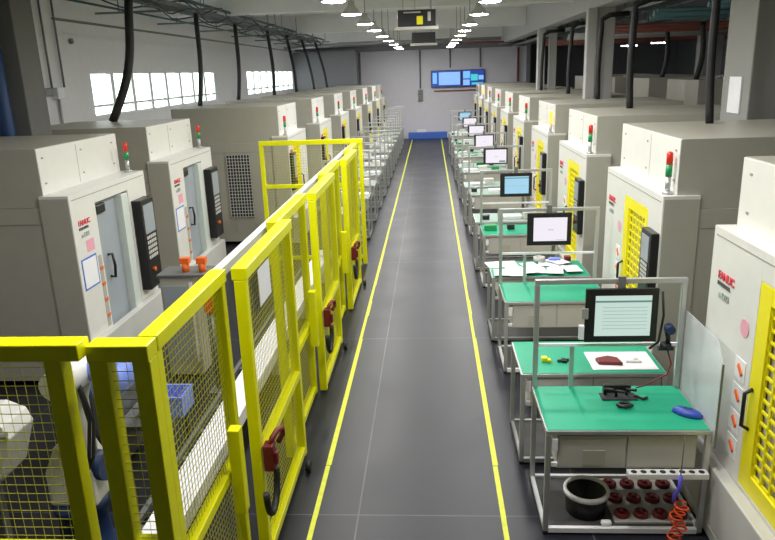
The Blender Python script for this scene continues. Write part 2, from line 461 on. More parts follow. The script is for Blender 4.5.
G = 'yellow safety fence panels'
fence('safety_fence', 'x', -3.1, -1.665, 2.90, .12, .12, 2.325, (1.18,), 'yellow mesh fence panel at the bottom left facing the camera', 'fence', G, extra_left=-1.765, vt=.45)
fence('safety_fence', 'x', -1.66, -1.355, 2.955, .12, .12, 2.295, (1.18,), 'narrow yellow mesh fence panel beside the near fence corner', 'fence', G, st=.09, vt=.35)
def side(a, b, outer, label, mids=(.90,), gate=False, c=-1.325):
    return fence('safety_gate' if gate else 'safety_fence', 'y', a, b, -1.22 if outer else c, -.104 if outer else -.10, .05, 2.30, mids, label, 'gate' if gate else 'fence', 'yellow fence gates with red locks' if gate else G, step=.045, st=.072)
S1 = side(3.08, 4.26, False, 'yellow mesh fence panel running back from the near corner along the aisle', (.98,), c=-1.352)
g1 = side(4.27, 5.82, True, 'yellow mesh gate with a white paper notice, nearest along the aisle', gate=True)
S3 = side(5.72, 7.14, False, 'yellow fence panel between the notice gate and the middle gate')
g2 = side(7.15, 8.65, True, 'yellow mesh gate in the middle of the aisle fence', gate=True)
S5 = side(8.55, 9.94, False, 'yellow fence panel between the middle gate and the farthest gate')
g3 = side(9.95, 11.35, True, 'farthest yellow mesh gate along the aisle fence', gate=True)
S7 = side(11.25, 12.52, False, 'short yellow fence panel at the far fence corner')
fence('safety_fence', 'x', -3.14, -1.24, 12.54, .08, .12, 2.36, (1.56,), 'yellow rear fence panel across the gap before the vented machine', 'fence', G, st=.075)
# lock brackets on fixed panels, lock + handle on the gates
for pn, y in ((S1, 3.93), (S3, 6.85), (S5, 9.65)):
    oy = pn.location.y
    MB().box(.0005, .08, y-oy, y+.09-oy, .68, 1.30).build('lock_post', M['yellow'], pn, .006)
for gt in (g1, g2, g3):
    k = MB().box(.002, .075, -.02, .075, .80, 1.0).box(.075, .10, 0.0, .05, .84, .94).build('gate_lock', M['redpl'], gt, .008)
    MB().tube([(.03, 1.25, .055), (.075, 1.25, .055)], .05, 16).build('caster', M['rubber'], gt)
    hd = MB(); pts = []
    for i in range(15):
        t = i/14*PI; pts.append((.075, -.12+.16*math.cos(t), .80-.24*math.sin(t)))
    hd.tube(pts, .024, 8); hd.build('handle_loop', M['rubber'], k)
    MB().tube([(.045, .03, .98), (.06, .05, 1.03), (.08, .12, 1.05), (.10, .20, 1.03), (.10, .21, .97), (.08, .14, .95)], .02, 8).build('lock_hook', M['darkred'], k)
# paper notice on the first gate
thing(MB().box(-1.225, -1.221, 4.56, 4.90, 1.93, 2.20), 'paper_notice', M['paper'], 'white paper notice hung inside the nearest yellow gate', 'notice')
# white cable duct behind the fence top and white trunking lower down
thing(MB().box(-1.52, -1.456, 3.12, 12.4, 2.16, 2.235), 'cable_duct', M['base'], 'long white duct just inside the top of the aisle fence', 'duct', bevel=.005)
b = MB().box(-2.05, -1.80, 3.25, 11.8, .36, .50)
for y in (3.6, 5.6, 7.6, 9.6, 11.4): b.box(-1.98, -1.88, y, y+.1, 0, .36)
tr = thing(b, 'conveyor_track', M['white'], 'long white track low inside the fence seen through the mesh', 'track', bevel=.005)
b = MB()
for x in (-2.26, -2.14): b.box(x, x+.045, 3.25, 11.8, .30, .34)
for k in range(18): b.box(-2.26, -2.1, 3.3+k*.48, 3.36+k*.48, .24, .30)
for y in (3.5, 7.5, 11.5):
    b.box(-2.26, -2.22, y, y+.08, 0, .24)
    b.box(-2.14, -2.10, y, y+.08, 0, .24)
thing(b, 'roller_rail', M['dsteel'], 'grey steel rails running beside the white track inside the fence', 'rail')

# ------------------------------------------------------------------ things inside the cell
t = empty('wash_cabinet', (-3.05, 7.6, 0), 'grey cabinet with two orange valves on top, between fence and open machine', 'cabinet')
MB().box(-.17, .24, 0, .34, .02, 1.27).build('cabinet', M['cream2'], t, .01)
MB().box(-.14, .15, -.012, 0, .2, 1.16).build('cabinet_door', M['bluegrey'], t, .004)
MB().box(.18, .22, -.012, 0, .2, 1.2).build('cabinet_edge', M['white'], t)
MB().box(-.19, .40, -.03, .37, 1.27, 1.30).build('cabinet_top', M['dsteel'], t, .006)
for i, (x, y, w) in enumerate([(-2.93, 7.72, 'left'), (-2.73, 7.72, 'right')]):
    b = MB().tube([(0, 0, 0), (0, 0, .10)], .045, 12).box(-.055, .055, -.04, .04, .10, .17)
    thing(b, 'air_valve', M['orange'], 'orange valve on top of the grey cabinet, %s one of the two' % w, 'valve', 'orange valves on the grey cabinet').location = (x, y, 1.30)
for i, (x, y, w) in enumerate([(-2.50, 7.2, 'nearer'), (-2.50, 8.6, 'farther')]):
    b = MB().box(-.06, .06, -.05, .05, 0, .16).tube([(0, 0, .16), (0, 0, .24)], .035, 12)
    thing(b, 'sensor_box', M['orange'], 'orange sensor block seen through the mesh beside the track, %s of two' % w, 'sensor', 'orange sensor blocks').location = (x, y, .98)
    b = MB().tube([(x, y, 0), (x, y, .98)], .03, 10); b.box(x-.1, x+.1, y-.1, y+.1, 0, .02)
    thing(b, 'sensor_stand', M['dsteel'], 'thin grey stand under the %s orange sensor block' % w, 'stand', 'sensor stands')
t = empty('tote_stand', (-2.62, 5.6, 0), 'low dark steel stand under the blue tote inside the fence', 'stand')
MB().box(-.25, .25, -.2, .4, .48, .519).build('stand_top', M['dsteel'], t)
for x in (-.22, .18):
    for y in (-.17, .33): MB().box(x, x+.04, y, y+.04, 0, .48).build('leg', M['dsteel'], t)
b = MB()
b.box(-.20, .20, -.14, .14, 0, .02); b.box(-.20, -.185, -.14, .14, .02, .20); b.box(.185, .20, -.14, .14, .02, .20)
b.box(-.185, .185, -.14, -.125, .02, .20); b.box(-.185, .185, .125, .14, .02, .20)
b.box(-.21, .21, -.15, -.14, .17, .20); b.box(-.21, .21, .14, .15, .17, .20)
thing(b, 'plastic_tote', M['paleblue'], 'blue plastic tote behind the near fence corner post', 'box').location = (-2.50, 5.72, .52)
# robot
rb = empty('industrial_robot', (-2.66, 4.35, 0), 'white robot arm with blue motors and black hoses behind the near fence corner', 'robot')
MB().lathe((0, 0, 0), [(0, 0), (.25, 0), (.25, .08), (.19, .12), (.17, .42), (.20, .46), (.20, .52), (0, .52)], 24).build('robot_base', M['navy'], rb)
b = MB().prism([(-.16, .52), (.20, .52), (.20, .80), (.10, 1.0), (-.06, 1.02), (-.16, .8)], 'y', -.14, .14); b.build('turret', M['cream'], rb, .03)
b = MB().tube([(.06, -.02, .86), (.09, -.02, 1.1), (.10, -.02, 1.34), (.12, -.02, 1.52)], [.13, .10, .09, .12], 16); b.build('lower_arm', M['cream'], rb)
b = MB().tube([(.12, -.30, 1.55), (.14, -.05, 1.56), (.20, .35, 1.44), (.24, .75, 1.30)], [.10, .13, .09, .07], 16); b.build('upper_arm', M['cream'], rb)
b = MB().tube([(.20, .0, 1.56), (.34, -.02, 1.555), (.42, -.02, 1.52)], [.08, .09, .09], 18).tube([(.42, .08, 1.49), (.42, -.16, 1.49), (.42, -.19, 1.49)], [.115, .115, .10], 20); b.build('elbow_motor', M['paleblue'], rb)
MB().tube([(.42, -.189, 1.49), (.42, -.21, 1.49)], .035, 12).build('motor_cap', M['black'], rb)
b = MB().tube([(.10, 0, .80), (.26, -.02, .80)], .11, 18); b.build('shoulder_motor', M['navy'], rb)
for k in range(2):
    pts = [(.02+.03*k, -.16, .6), (.24+.04*k, -.22, .95+.04*k), (.28+.03*k, -.20, 1.25), (.22, -.16, 1.5+.04*k), (.12, .0, 1.68+.03*k), (.16, .3, 1.58)]
    MB().tube(pts, .013, 8).build('hose', M['rubber'], rb)
b = MB().tube([(.24, .75, 1.30), (.25, .86, 1.24)], .055, 14).box(.16, .34, .84, .90, 1.12, 1.22).box(.17, .20, .85, .89, 1.0, 1.12).box(.30, .33, .85, .89, 1.0, 1.12)
b.build('gripper', M['dsteel'], rb)
# white hood at the far left of the cell
hd = MB().prism([(-.9, -.12), (-.01, -.12), (.20, .08), (.31, .40), (.27, .50), (.13, .56), (-.9, .56)], 'y', .0, .32)
t = empty('parts_feeder', (-3.33, 4.2, 0), 'white slanted parts feeder hood behind the mesh at the left photo edge', 'feeder')
hb = hd.build('hood', M['cream'], t, .01); hb.location = (0, 0, .68)
for x, y in ((-.8, .02), (-.12, .02), (-.8, .23), (-.12, .23)): MB().box(x, x+.08, y, y+.08, 0, .559).build('leg', M['dsteel'], t)
b = MB().prism([(-.7, .86), (.32, 1.12), (.32, 1.15), (-.7, .89)], 'y', -.012, -.001); b.build('hood_edge', M['white'], t)
# controller box behind with hoses
t = empty('robot_controller', (-3.1, 5.6, 0), 'grey control box with dark cables and blue connectors behind the white feeder hood', 'controller')
MB().box(-.35, .2, 0, .5, .05, .95).build('housing', M['dsteel'], t, .01)
MB().box(-.2, -.02, -.02, .2, .951, 1.05).build('connector_block', M['brightblue'], t, .01)
MB().tube([(.12, .1, .95), (.12, .1, 1.03)], .035, 12).build('emergency_button', M['redpl'], t)
for k in range(4):
    MB().tube([(-.3+.13*k, .1, .95), (-.28+.13*k, -.05, 1.1+.03*k), (-.18+.12*k, -.2, 1.0), (-.1+.1*k, -.32, .6), (0+.09*k, -.35, .25), (.05+.1*k, -.4, .02)], .016, 8).build('cable', M['rubber'], t)
thing(MB().tube([(-2.95, 5.15, .02), (-2.6, 5.05, .02), (-2.45, 4.75, .02), (-2.2, 4.85, .02), (-1.9, 4.5, .02)], .02, 8), 'floor_hose', M['rubber'], 'black hose lying on the floor inside the fence', 'hose')

# ------------------------------------------------------------------ benches
def bench(label, group, x0, x1, D, posts, drawers, topz=.9, ph=1.85, flip=False, shelf_white=False):
    r = empty('workbench', (0, 0, 0), label, 'workbench', group)
    W = x1-x0
    MB().box(0, W, 0, D, topz-.035, topz-.002).build('tabletop', M['steel'], r, .004)
    MB().box(.012, W-.012, .012, D-.012, topz-.002, topz+.003).build(*(('pale_mat', M['palegrey']) if flip else ('green_mat', M['mat'])), r)
    p = .04
    pi = D-.001
    for x in (0, W-p):
        MB().box(x, x+p, .0, p, .03, topz-.035).build('leg', M['steel'], r, .004)
        MB().box(x, x+p, D-p, D, .03, topz-.035).build('leg', M['steel'], r, .004)
    for x in (p/2, W-p/2):
        for y in (p/2, D-p/2): MB().tube([(x, y, 0), (x, y, .03)], .022, 10).build('foot', M['black'], r)
    b = MB().box(p, W-p, .0, .035, .02, .06).box(p, W-p, D-.035, D-.005, .02, .06).box(.005, .035, p, D-p, .02, .06).box(W-.035, W-.005, p, D-p, .02, .06)
    b.build('lower_frame', M['white' if shelf_white else 'steel'], r)
    MB().box(.035, W-.035, .035, D-.035, .025, .04).build('lower_shelf', M['darkshelf'], r)
    if posts:
        for x in (0, W-p): MB().box(x, x+p, D-p, D, topz+.003, ph-p).build('post', M['steel'], r, .004)
        MB().box(0, W, D-p, D, ph-p, ph).build('top_rail', M['steel'], r, .004)
        MB().box(p, W-p, D-.03, D-.01, 1.27, 1.295).build('cross_rail', M['white'], r)
        MB().box(.30, .335, D-.03, D-.0, topz+.003, 1.268).build('support_post', M['steel'], r)
    if drawers:
        d = MB().box(.09, W-.09, .03, D-.06, topz-.33, topz-.036).build('drawer_unit', M['beige'], r, .004)
        for a, b_ in ((.10, W/2-.005), (W/2+.005, W-.10)):
            MB().box(a, b_, .018, .0295, topz-.32, topz-.05).build('drawer_front', M['beige'], d, .003)
        MB().box(.28, .44, .014, .018, topz-.30, topz-.17).build('label_holder', M['cream2'], d, .002)
        for a, b_ in ((.17, .07), (.30, .27)): MB().box(.045, .089, .0, .03, topz-a, topz-b_).build('hinge_block', M['white'], d)
    return r
X0, X1 = .82, 2.02
A = [4.65, 7.62, 11.0, 14.8, 18.2, 21.5, 25.1, 28.8]
protoA = bench('', 'framed benches of the right row', X0, X1, .76, True, True, shelf_white=True)
protoB = bench('', 'low benches of the right row', X0-.06, X1, .76, False, True)
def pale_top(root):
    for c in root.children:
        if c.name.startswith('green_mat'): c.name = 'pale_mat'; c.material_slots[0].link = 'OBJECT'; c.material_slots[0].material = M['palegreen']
for i, y in enumerate(A):
    la = ['nearest green-topped workbench with aluminium frame, drawers and black barrel below',
          'second green-topped framed workbench on the right, in front of the paper-covered bench',
          'green framed workbench under the light blue monitor'][i] if i < 3 else 'framed workbench of the right row, %s from the camera' % ORD[i]
    o = protoA if i == 0 else copy_tree(protoA)
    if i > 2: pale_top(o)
    o.location = (X0, y, 0); o['label'] = la
    lb = ['low green workbench with dark red tool on white paper, behind the nearest bench',
          'low workbench covered with loose white papers'][i] if i < 2 else 'low workbench of the right row, %s from the camera' % ORD[i]
    o = protoB if i == 0 else copy_tree(protoB)
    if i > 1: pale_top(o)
    o.location = (X0-.06, y+1.0, 0); o['label'] = lb

def monitor(i, y, xc, w, h, zc, scr):
    lab = ['large black monitor with pale green table screen over the nearest bench',
           'black monitor with pinkish white screen over the second framed bench',
           'black monitor with light blue screen over the third framed bench',
           'black monitor with white screen, small grey block at its lower right',
           ][i] if i < 4 else 'black-framed monitor of the right row, %s from the camera' % ORD[i]
    r = empty('monitor', (xc, y, zc), lab, 'monitor', 'monitors on the right benches')
    MB().box(-w/2, w/2, 0, .035, -h/2, h/2).build('casing', M['black'], r, .006)
    bz = .055 if i < 3 else .03
    s = MB(); s.box(-w/2+bz+.02, w/2-bz, -.003, .0, -h/2+bz, h/2-bz, 0)
    if scr == 'sc_green':
        a, b_ = -w/2+bz+.02, w/2-bz
        s.box(a, b_, -.005, -.003, h/2-bz-.055, h/2-bz-.04, 1)
        for k in range(7): s.box(a+.06, b_-.03, -.0045, -.003, h/2-bz-.10-k*.03, h/2-bz-.094-k*.03, 2)
    elif scr == 'sc_white':
        s.box(-.02, .05, -.0045, -.003, -.01, .0, 2); s.box(.08, w/2-bz-.02, -.0045, -.003, -h/2+bz+.015, -h/2+bz+(.05 if i == 3 else .02), 1 if i == 3 else 2)
    else:
        s.box(-w/2+bz+.02, w/2-bz, -.0045, -.003, h/2-bz-.035, h/2-bz-.02, 1); s.box(-w/2+bz+.05, w/2-bz-.04, -.0045, -.003, -.02, -.01, 2)
    s.build('screen', [M[scr], M['sc_bar'], M['sc_row']], r)
    b = MB().box(-.03, .03, .036, .06, -.05, h/2+.09 if i > -1 else 0); b.build('mount_arm', M['dsteel'], r)
    if i == 0:
        MB().box(-w/2-.045, -w/2-.005, -.01, .03, -.20, -.08).build('card_reader', M['white'], r, .004)
        MB().box(-w/2-.03, -w/2+.02, -.02, -.004, -.02, .07).build('side_button_box', M['steel'], r, .004)
        MB().tube([(w/2+.03, .02, h/2-.03), (w/2+.045, .0, 0), (w/2+.02, .0, -h/2), (w/2-.05, .0, -h/2-.06)], .010, 8).build('cable', M['rubber'], r)
scrs = ['sc_green', 'sc_white', 'sc_blue', 'sc_white', 'sc_white', 'sc_white', 'sc_white', 'sc_blue']
for i, y in enumerate(A):
    yy = y+.66
    monitor(i, yy, 1.50-(0.0 if i == 0 else .085), .57 if i == 0 else .53, .45 if i == 0 else (.40 if i < 3 else .35), 1.56 if i == 0 else (1.60 if i < 3 else 1.63), scrs[i])

# --- things on the nearest bench
t = empty('barcode_scanner', (1.86, 5.30, 1.305), 'black hand scanner in its black holder on the bench rail beside the big monitor', 'scanner')
MB().tube([(0, .0, .14), (.0, -.04, .17), (.0, -.10, .165)], [.025, .04, .036], 12).build('scanner_head', M['navy'], t)
MB().tube([(0, 0, .14), (.02, .01, .06), (.02, .02, .01)], [.022, .019, .022], 10).build('scanner_grip', M['black'], t)
MB().tube([(0, 0, -.02), (0, 0, .02)], .045, 12).box(-.06, .06, -.02, .02, -.035, -.01).build('holder', M['black'], t)
b = MB().tube([(.02, .0, -.04), (.05, -.02, -.15), (.02, -.03, -.24), (-.08, -.04, -.29), (-.14, -.02, -.34), (-.2, 0.02, -.38)], .006, 6); b.build('cable', M['darkred'], t)
t = empty('blue_mouse', (1.925, 4.90, .904), 'blue rounded device on the right end of the nearest green bench', 'mouse')
b = MB(); n = 14
prof = [(0, 0), (1, 0), (1, .3), (.8, .75), (.4, .98), (0, 1)]
vs = []
for rr, zz in prof:
    for k in range(n): vs.append((rr*.062*math.cos(2*PI*k/n)*(1.0), rr*.115*math.sin(2*PI*k/n), zz*.05))
b.add(vs, [(i*n+k, i*n+(k+1) % n, (i+1)*n+(k+1) % n, (i+1)*n+k) for i in range(5) for k in range(n)], 0, True)
o = b.build('mouse_body', M['blue'], t); o.rotation_euler = (0, 0, .9)
MB().box(-.02, .02, -.03, .03, .043, .054).build('mouse_button', M['navy'], t, .006).rotation_euler = (0, 0, .9)
t = empty('clamp_fixture', (1.48, 5.18, .904), 'black metal clamp fixture with levers in the middle of the nearest green bench', 'fixture')
MB().box(-.14, .14, -.05, .07, 0, .012).build('base_plate', M['dark'], t, .003)
MB().box(-.10, .12, .08, .13, 0, .07).build('rear_block', M['black'], t, .006)
for k, (x, y) in enumerate([(-.1, .04), (-.02, 0), (.07, .03)]):
    MB().tube([(x, y, .01), (x, y, .06), (x+.05, y-.08, .09)], .012, 8).build('lever', M['black'], t)
MB().tube([(-.05, -.17, .02), (0, -.20, .02), (.06, -.17, .02), (.04, -.12, .02), (-.02, -.13, .02), (-.05, -.17, .02)], .014, 8).build('ring_handle', M['black'], t)
MB().tube([(.13, .0, .02), (.18, -.05, .015), (.22, -.02, .012)], .012, 8).build('side_pin', M['black'], t)
# tool comb
t = empty('hole_rack', (1.42, 4.5745, .54), 'white rack with a row of dark holes on the front of the nearest bench', 'rack')
MB().box(0, .58, 0, .075, 0, .045).build('rack_bar', M['white'], t, .004)
for k in range(8): MB().tube([(.045+k*.07, .035, .0455), (.045+k*.07, .035, .047)], .022, 12).build('hole', M['dark'], t)
# cords
thing(MB().tube([(1.79, 4.55, .93), (1.785, 4.545, .8), (1.78, 4.54, .6)], .004, 6), 'thin_cord', M['textgrey'], 'thin dark cord hanging from the front edge of the nearest bench', 'cord')
thing(MB().tube([(1.78, 4.535, .598), (1.775, 4.53, .5), (1.745, 4.53, .44), (1.74, 4.53, .38)], .015, 8), 'air_hose', M['bluecord'], 'violet blue air hose hanging below the white hole rack', 'hose')
pts = []
for k in range(130):
    a = k*.42; z = .375-.375*k/130+.02
    pts.append((1.775+.045*math.cos(a)+.02*math.sin(k*.11), 4.50+.04*math.sin(a), z))
thing(MB().tube(pts, .008, 6), 'coiled_hose', M['orangecord'], 'orange coiled air hose hanging under the nearest bench', 'hose')
# barrel
t = empty('black_barrel', (1.20, 4.92, .041), 'black barrel with pale rim on the lower shelf of the nearest bench', 'barrel')
MB().lathe((0, 0, 0), [(0, 0), (.155, 0), (.17, .18), (.155, .18), (.145, .03), (0, .03)], 28).build('body', M['black'], t)
MB().lathe((0, 0, 0), [(.171, .165), (.18, .165), (.18, .20), (.156, .20), (.156, .165)], 28).build('rim', M['white'], t)
# red cap board
thing(MB().box(1.39, 1.98, 4.74, 5.34, .041, .055), 'cap_board', M['beige'], 'beige board holding dark red caps on the lower shelf of the nearest bench', 'board')
first = None; places = ['front', 'second', 'third', 'back']; cols = ['left', 'centre-left', 'centre-right', 'right']
for r_ in range(3):
    for c_ in range(4):
        x, y = 1.465+c_*.148, 4.83+r_*.205
        lab = 'dark red cap, %s row and %s column of the beige board' % (['front', 'middle', 'back'][r_], ['left', 'centre-left', 'centre-right', 'right'][c_])
        if first is None:
            first = empty('red_cap', (x, y, .0555), lab, 'cap', 'dark red caps on the beige board')
            MB().lathe((0, 0, 0), [(0, 0), (.058, 0), (.058, .03), (.045, .04), (.04, .03), (0, .03)], 20).build('cap', M['darkred'], first)
            MB().lathe((0, 0, .03), [(.0, .001), (.02, .001), (.018, .018), (0, .018)], 12).build('knob', M['redpl'], first)
        else: copy_tree(first, (x, y, .0555), lab)
thing(MB().box(1.27, 1.35, 4.67, 4.72, .061, .10), 'crumpled_wipe', M['white'], 'small white wipe on the lower shelf by the black barrel', 'wipe', bevel=.015)
# acrylic sheet and its clamp
t = empty('acrylic_sheet', (2.026, 4.62, .78), 'clear acrylic sheet standing upright at the right end of the nearest bench', 'sheet')
MB().prism([(0, 0), (.74, .02), (.74, .80), (.12, .80), (0, .66)], 'x', 0, .006).build('sheet', M['acryl'], t)
MB().box(-.004, .010, -.012, 0, 0, .66).build('edge_strip', M['dsteel'], t)
t['label'] = 'clear acrylic sheet standing upright at the right end of the nearest bench'

# --- low bench B1
z = .904
thing(MB().box(1.40, 1.97, 5.72, 6.12, z, z+.004), 'paper_sheet', M['paper'], 'white paper sheet under the dark red tool on the low bench', 'paper')
thing(MB().prism([(1.47, 5.82), (1.68, 5.80), (1.66, 5.93), (1.58, 5.97), (1.46, 5.92)], 'z', z+.0045, z+.035), 'leather_pad', M['darkred'], 'dark red pad on white paper on the low bench behind the monitor', 'pad', bevel=.008)
thing(MB().box(.98, 1.03, 5.90, 5.96, z, z+.04).box(1.03, 1.06, 5.88, 5.93, z, z+.03), 'yellow_clip', M['dyellow'], 'small yellow clip on the left of the low green bench', 'clip', bevel=.006)
thing(MB().tube([(1.12, 5.90, z+.012), (1.25, 5.93, z+.012)], .012, 8).box(1.16, 1.20, 5.88, 5.95, z, z+.02), 'hand_tool', M['black'], 'small black hand tool on the low green bench', 'tool')
thing(MB().box(1.72, 1.86, 5.86, 5.90, z+.0045, z+.02).box(1.80, 1.84, 5.90, 5.94, z+.0045, z+.03), 'white_fitting', M['cream'], 'pale small fitting on the white paper of the low bench', 'fitting', bevel=.004)
# second bench front box and connectors below
for k in range(2):
    t = empty('parts_bin', (.98+.38*k, 6.78, 0.), '%s white parts bin on the floor before the second framed bench' % ['left', 'right'][k], 'bin', 'white bins between benches')
    MB().box(0, .30, 0, .3, 0, .42).build('bin_body', M['cream'], t, .01)
    for j in range(4): MB().tube([(.05+.065*j, .1, .42), (.05+.065*j, .1, .46)], .026, 12).build('cup', M['white'], t)
# papers bench B2
random.seed(11)
spots = [(.80, 9.2, .2), (1.02, 8.95, -.2), (1.0, 9.22, .1), (1.28, 9.1, .35), (1.5, 9.25, -.1), (1.34, 8.85, .05), (1.62, 9.0, .2), (1.05, 8.72, .0), (.86, 8.74, -.05), (1.55, 8.78, -.15), (1.78, 8.85, .1), (1.2, 8.8, .3), (1.66, 9.2, .5)]
wh = ['at the back left', 'left of the middle', 'at the back, second from left', 'in the middle', 'at the back right of the middle', 'at the front middle', 'right of the middle', 'at the front, second from left', 'at the front left corner', 'at the front right of the middle', 'at the front right corner', 'tilted at the front left of the middle', 'steeply turned at the back right']
pp = None
for i, (x, y, a) in enumerate(spots):
    lab = 'loose white paper %s of the paper-covered bench' % wh[i]
    o = MB().box(-.105, .105, -.148, .148, 0, .003) if pp is None else None
    if pp is None: pp = thing(o, 'paper_sheet', M['paper'], lab, 'paper', 'loose papers on the second low bench'); o = pp
    else: o = pp.copy(); COL.objects.link(o); o['label'] = lab
    o.location = (x+.04, min(y, 9.2), z+.0006+i*.0032); o.rotation_euler = (0, 0, a)
t = empty('tape_roll', (1.46, 9.28, z+.032), 'pale yellow tape roll at the back of the paper-covered bench', 'tape')
MB().lathe((0, 0, 0), [(.045, 0), (.08, 0), (.08, .05), (.045, .05), (.045, 0)], 20).build('tape', M['beige'], t)
thing(MB().box(1.58, 1.74, 9.22, 9.30, z+.03, z+.07), 'blue_case', M['paleblue'], 'small blue case at the back of the paper-covered bench', 'case', bevel=.008)
thing(MB().box(1.80, 1.88, 9.22, 9.32, z, z+.09), 'dark_red_box', M['darkred'], 'dark red small box at the back right of the paper-covered bench', 'box', bevel=.006)
# things on farther benches
kinds = [('white_tray', 'white', (.34, .22, .05)), ('parts_box', 'cream', (.22, .18, .12)), ('green_case', 'green', (.2, .14, .09)), ('black_block', 'black', (.12, .1, .08))]
for i, y in enumerate(A[1:], 1):
    for j, yy in enumerate((y, y+1.0)):
        if i == 1: continue
        rnd = random.Random(i*7+j)
        for k in range(3):
            nm, mm, (w, d, h) = kinds[(k+i+j) % 4]
            x = .88+k*.36+rnd.uniform(-.02, .02); y2 = yy+.16+rnd.uniform(0, .2)
            b = MB().box(0, w, 0, d, 0, h*.8)
            b.box(-.004, w+.004, -.004, d+.004, h*.8, h)
            lab = '%s on the %s %s bench of the right row, %s of three' % (nm.replace('_', ' '), ORD[i], ['framed', 'low'][j], ['left', 'middle', 'right'][k])
            thing(b, nm, M[mm], lab, 'box', 'small boxes on the right benches', bevel=.006).location = (x, y2, .9045)

# left-hand benches beyond the fence
pL = None
LB = [12.95, 14.6, 16.4, 18.1, 19.9, 21.6, 23.4, 25.1, 26.9, 28.7, 30.5, 32.3, 34.1]
for i, y in enumerate(LB):
    lab = 'pale-topped framed workbench beyond the fence on the left, %s from the camera' % (ORD+['twelfth', 'thirteenth'])[i]
    if pL is None: pL = bench(lab, 'framed benches of the left row', -2.16, -1.36, .76, True, True, flip=True); o = pL
    else: o = copy_tree(pL)
    o.location = (-2.16, y, 0); o['label'] = lab
    if 0 < i < 9:
        rnd = random.Random(i+40)
        for k in range(2):
            nm, mm, (w, d, h) = kinds[(k+i) % 2]
            b = MB().box(0, w, 0, d, 0, h*.8).box(-.004, w+.004, -.004, d+.004, h*.8, h)
            thing(b, nm, M[mm], '%s %s on the %s left-row bench beyond the fence' % (nm.replace('_', ' '), ['at left', 'at right'][k], ORD[i]), 'box', 'small boxes on the left benches', bevel=.006).location = (-2.13+k*.39+rnd.uniform(0, .02), y+.15+rnd.uniform(0, .2), .9045)
t = empty('blue_bowl', (-1.5, 13.25, .9045), 'round blue tub on the left bench just past the fence end', 'tub')
MB().lathe((0, 0, 0), [(0, 0), (.10, 0), (.13, .12), (.12, .12), (.09, .02), (0, .02)], 20).build('tub', M['brightblue'], t)
MB().box(-.05, .05, -.05, .05, .02, .22).build('tub_contents', M['white'], t, .01)
t = empty('bench_label', (-1.352, 12.98, .25), 'white panel with red squares on the end of the left bench past the fence', 'sign')
MB().box(-.12, .0, -.06, -.031, 0, .42).build('panel', M['white'], t)
b = MB()
for k in range(2):
    for j in range(3): b.box(-.105+.05*k, -.065+.05*k, -.063, -.06, .06+j*.1, .13+j*.1)
b.build('red_squares', M['redpl'], t)

# ------------------------------------------------------------------ overhead
def lamp_proto():
    r = empty('pendant_lamp', (0, 0, 0), '', 'lamp', 'pendant lamps over the aisle')
    MB().lathe((0, 0, 0), [(.0, .235), (.055, .23), (.06, .15), (.10, .11), (.185, .01), (.185, 0), (.175, 0), (.095, .10), (.0, .11)], 24).build('shade', M['shade'], r)
    MB().lathe((0, 0, 0), [(0, -.014), (.09, -.012), (.15, -.004), (.172, .006)], 24).build('diffuser', M['lamp'], r)
    MB().tube([(0, 0, .23), (0, 0, 1.1)], .008, 6).build('rod', M['dsteel'], r)
    return r
lp = None
LYs = [3.4, 5.9, 8.25, 10.6, 13.0, 15.7, 18.2, 21.3, 24.5, 28.0, 31.4, 33.6]
RYs = [4.0, 6.6, 9.1, 11.6, 14.2, 17.3, 19.9, 22.6, 25.6, 28.6, 31.2, 33.4]
for side_, x, yl in (('left', -1.38, LYs), ('right', .95, RYs)):
    for i, y in enumerate(yl):
        lab = 'round hanging lamp of the %s ceiling row, %s from the camera' % (side_, (ORD+['twelfth'])[i])
        if lp is None: lp = lamp_proto(); o = lp
        else: o = copy_tree(lp)
        o.location = (x, y, 4.5); o['label'] = lab
# low lamps of the far bay
for i, (x, y) in enumerate([(9.3, 30.0), (9.6, 26.5), (10.2, 24.6), (8.9, 33.0), (11.5, 12), (8, 12), (8, 17)]):
    r = empty('tube_lamp', (x, y, 4.25), 'long white tube lamp in the far right bay, %s' % ['left of three bright ones', 'middle of three bright ones', 'right of three bright ones', 'dimmest at far left', 'outside near right', 'nearest the right row', 'second behind the pillar'][i], 'lamp', 'tube lamps of the far bay')
    MB().box(-.35, .35, -.06, .06, .03, .08).build('housing', M['shade'], r)
    MB().box(-.33, .33, -.05, .05, .0, .029).build('tube', mat('tube_glow', (.9, .9, .9), .5, emit=(1, 1, 1), estr=25) if i == 0 else bpy.data.materials['tube_glow'], r)
    MB().box(-.3, -.29, -.005, .005, .08, 1.35).box(.29, .3, -.005, .005, .08, 1.35).build('hanger', M['dsteel'], r)
# hanging signs
def hang_box(y, x0, x1, z0, z1, label, yellow):
    r = empty('hanging_display', ((x0+x1)/2, y, z0), label, 'display', 'hanging black displays')
    w = (x1-x0)/2; h = z1-z0
    MB().box(-w, w, 0, .22, 0, h).build('casing', M['black'], r, .01)
    MB().box(-w-.04, w+.04, -.03, .25, -.05, -.001).build('support_shelf', M['beige'], r)
    for x in (-w+.08, w-.1): MB().box(x, x+.02, .1, .12, h, 5.6-z0).build('hanger', M['shade'], r)
    if yellow:
        MB().box(-.0, .10, -.012, -.001, .03, .16).build('yellow_panel', M['dyellow'], r)
        MB().box(.18, .23, -.012, -.001, .08, .22).build('grey_panel', M['beige'], r)
        MB().box(-w+.1, w-.25, -.012, -.001, h-.05, h-.03).build('trim_strip', M['beige'], r)
hang_box(12.0, -.52, .11, 4.2, 4.46, 'black hanging display with yellow panel under the ceiling, nearer of two', True)
hang_box(17.0, -.42, .14, 4.12, 4.36, 'smaller plain black hanging display behind the yellow-panelled one', False)

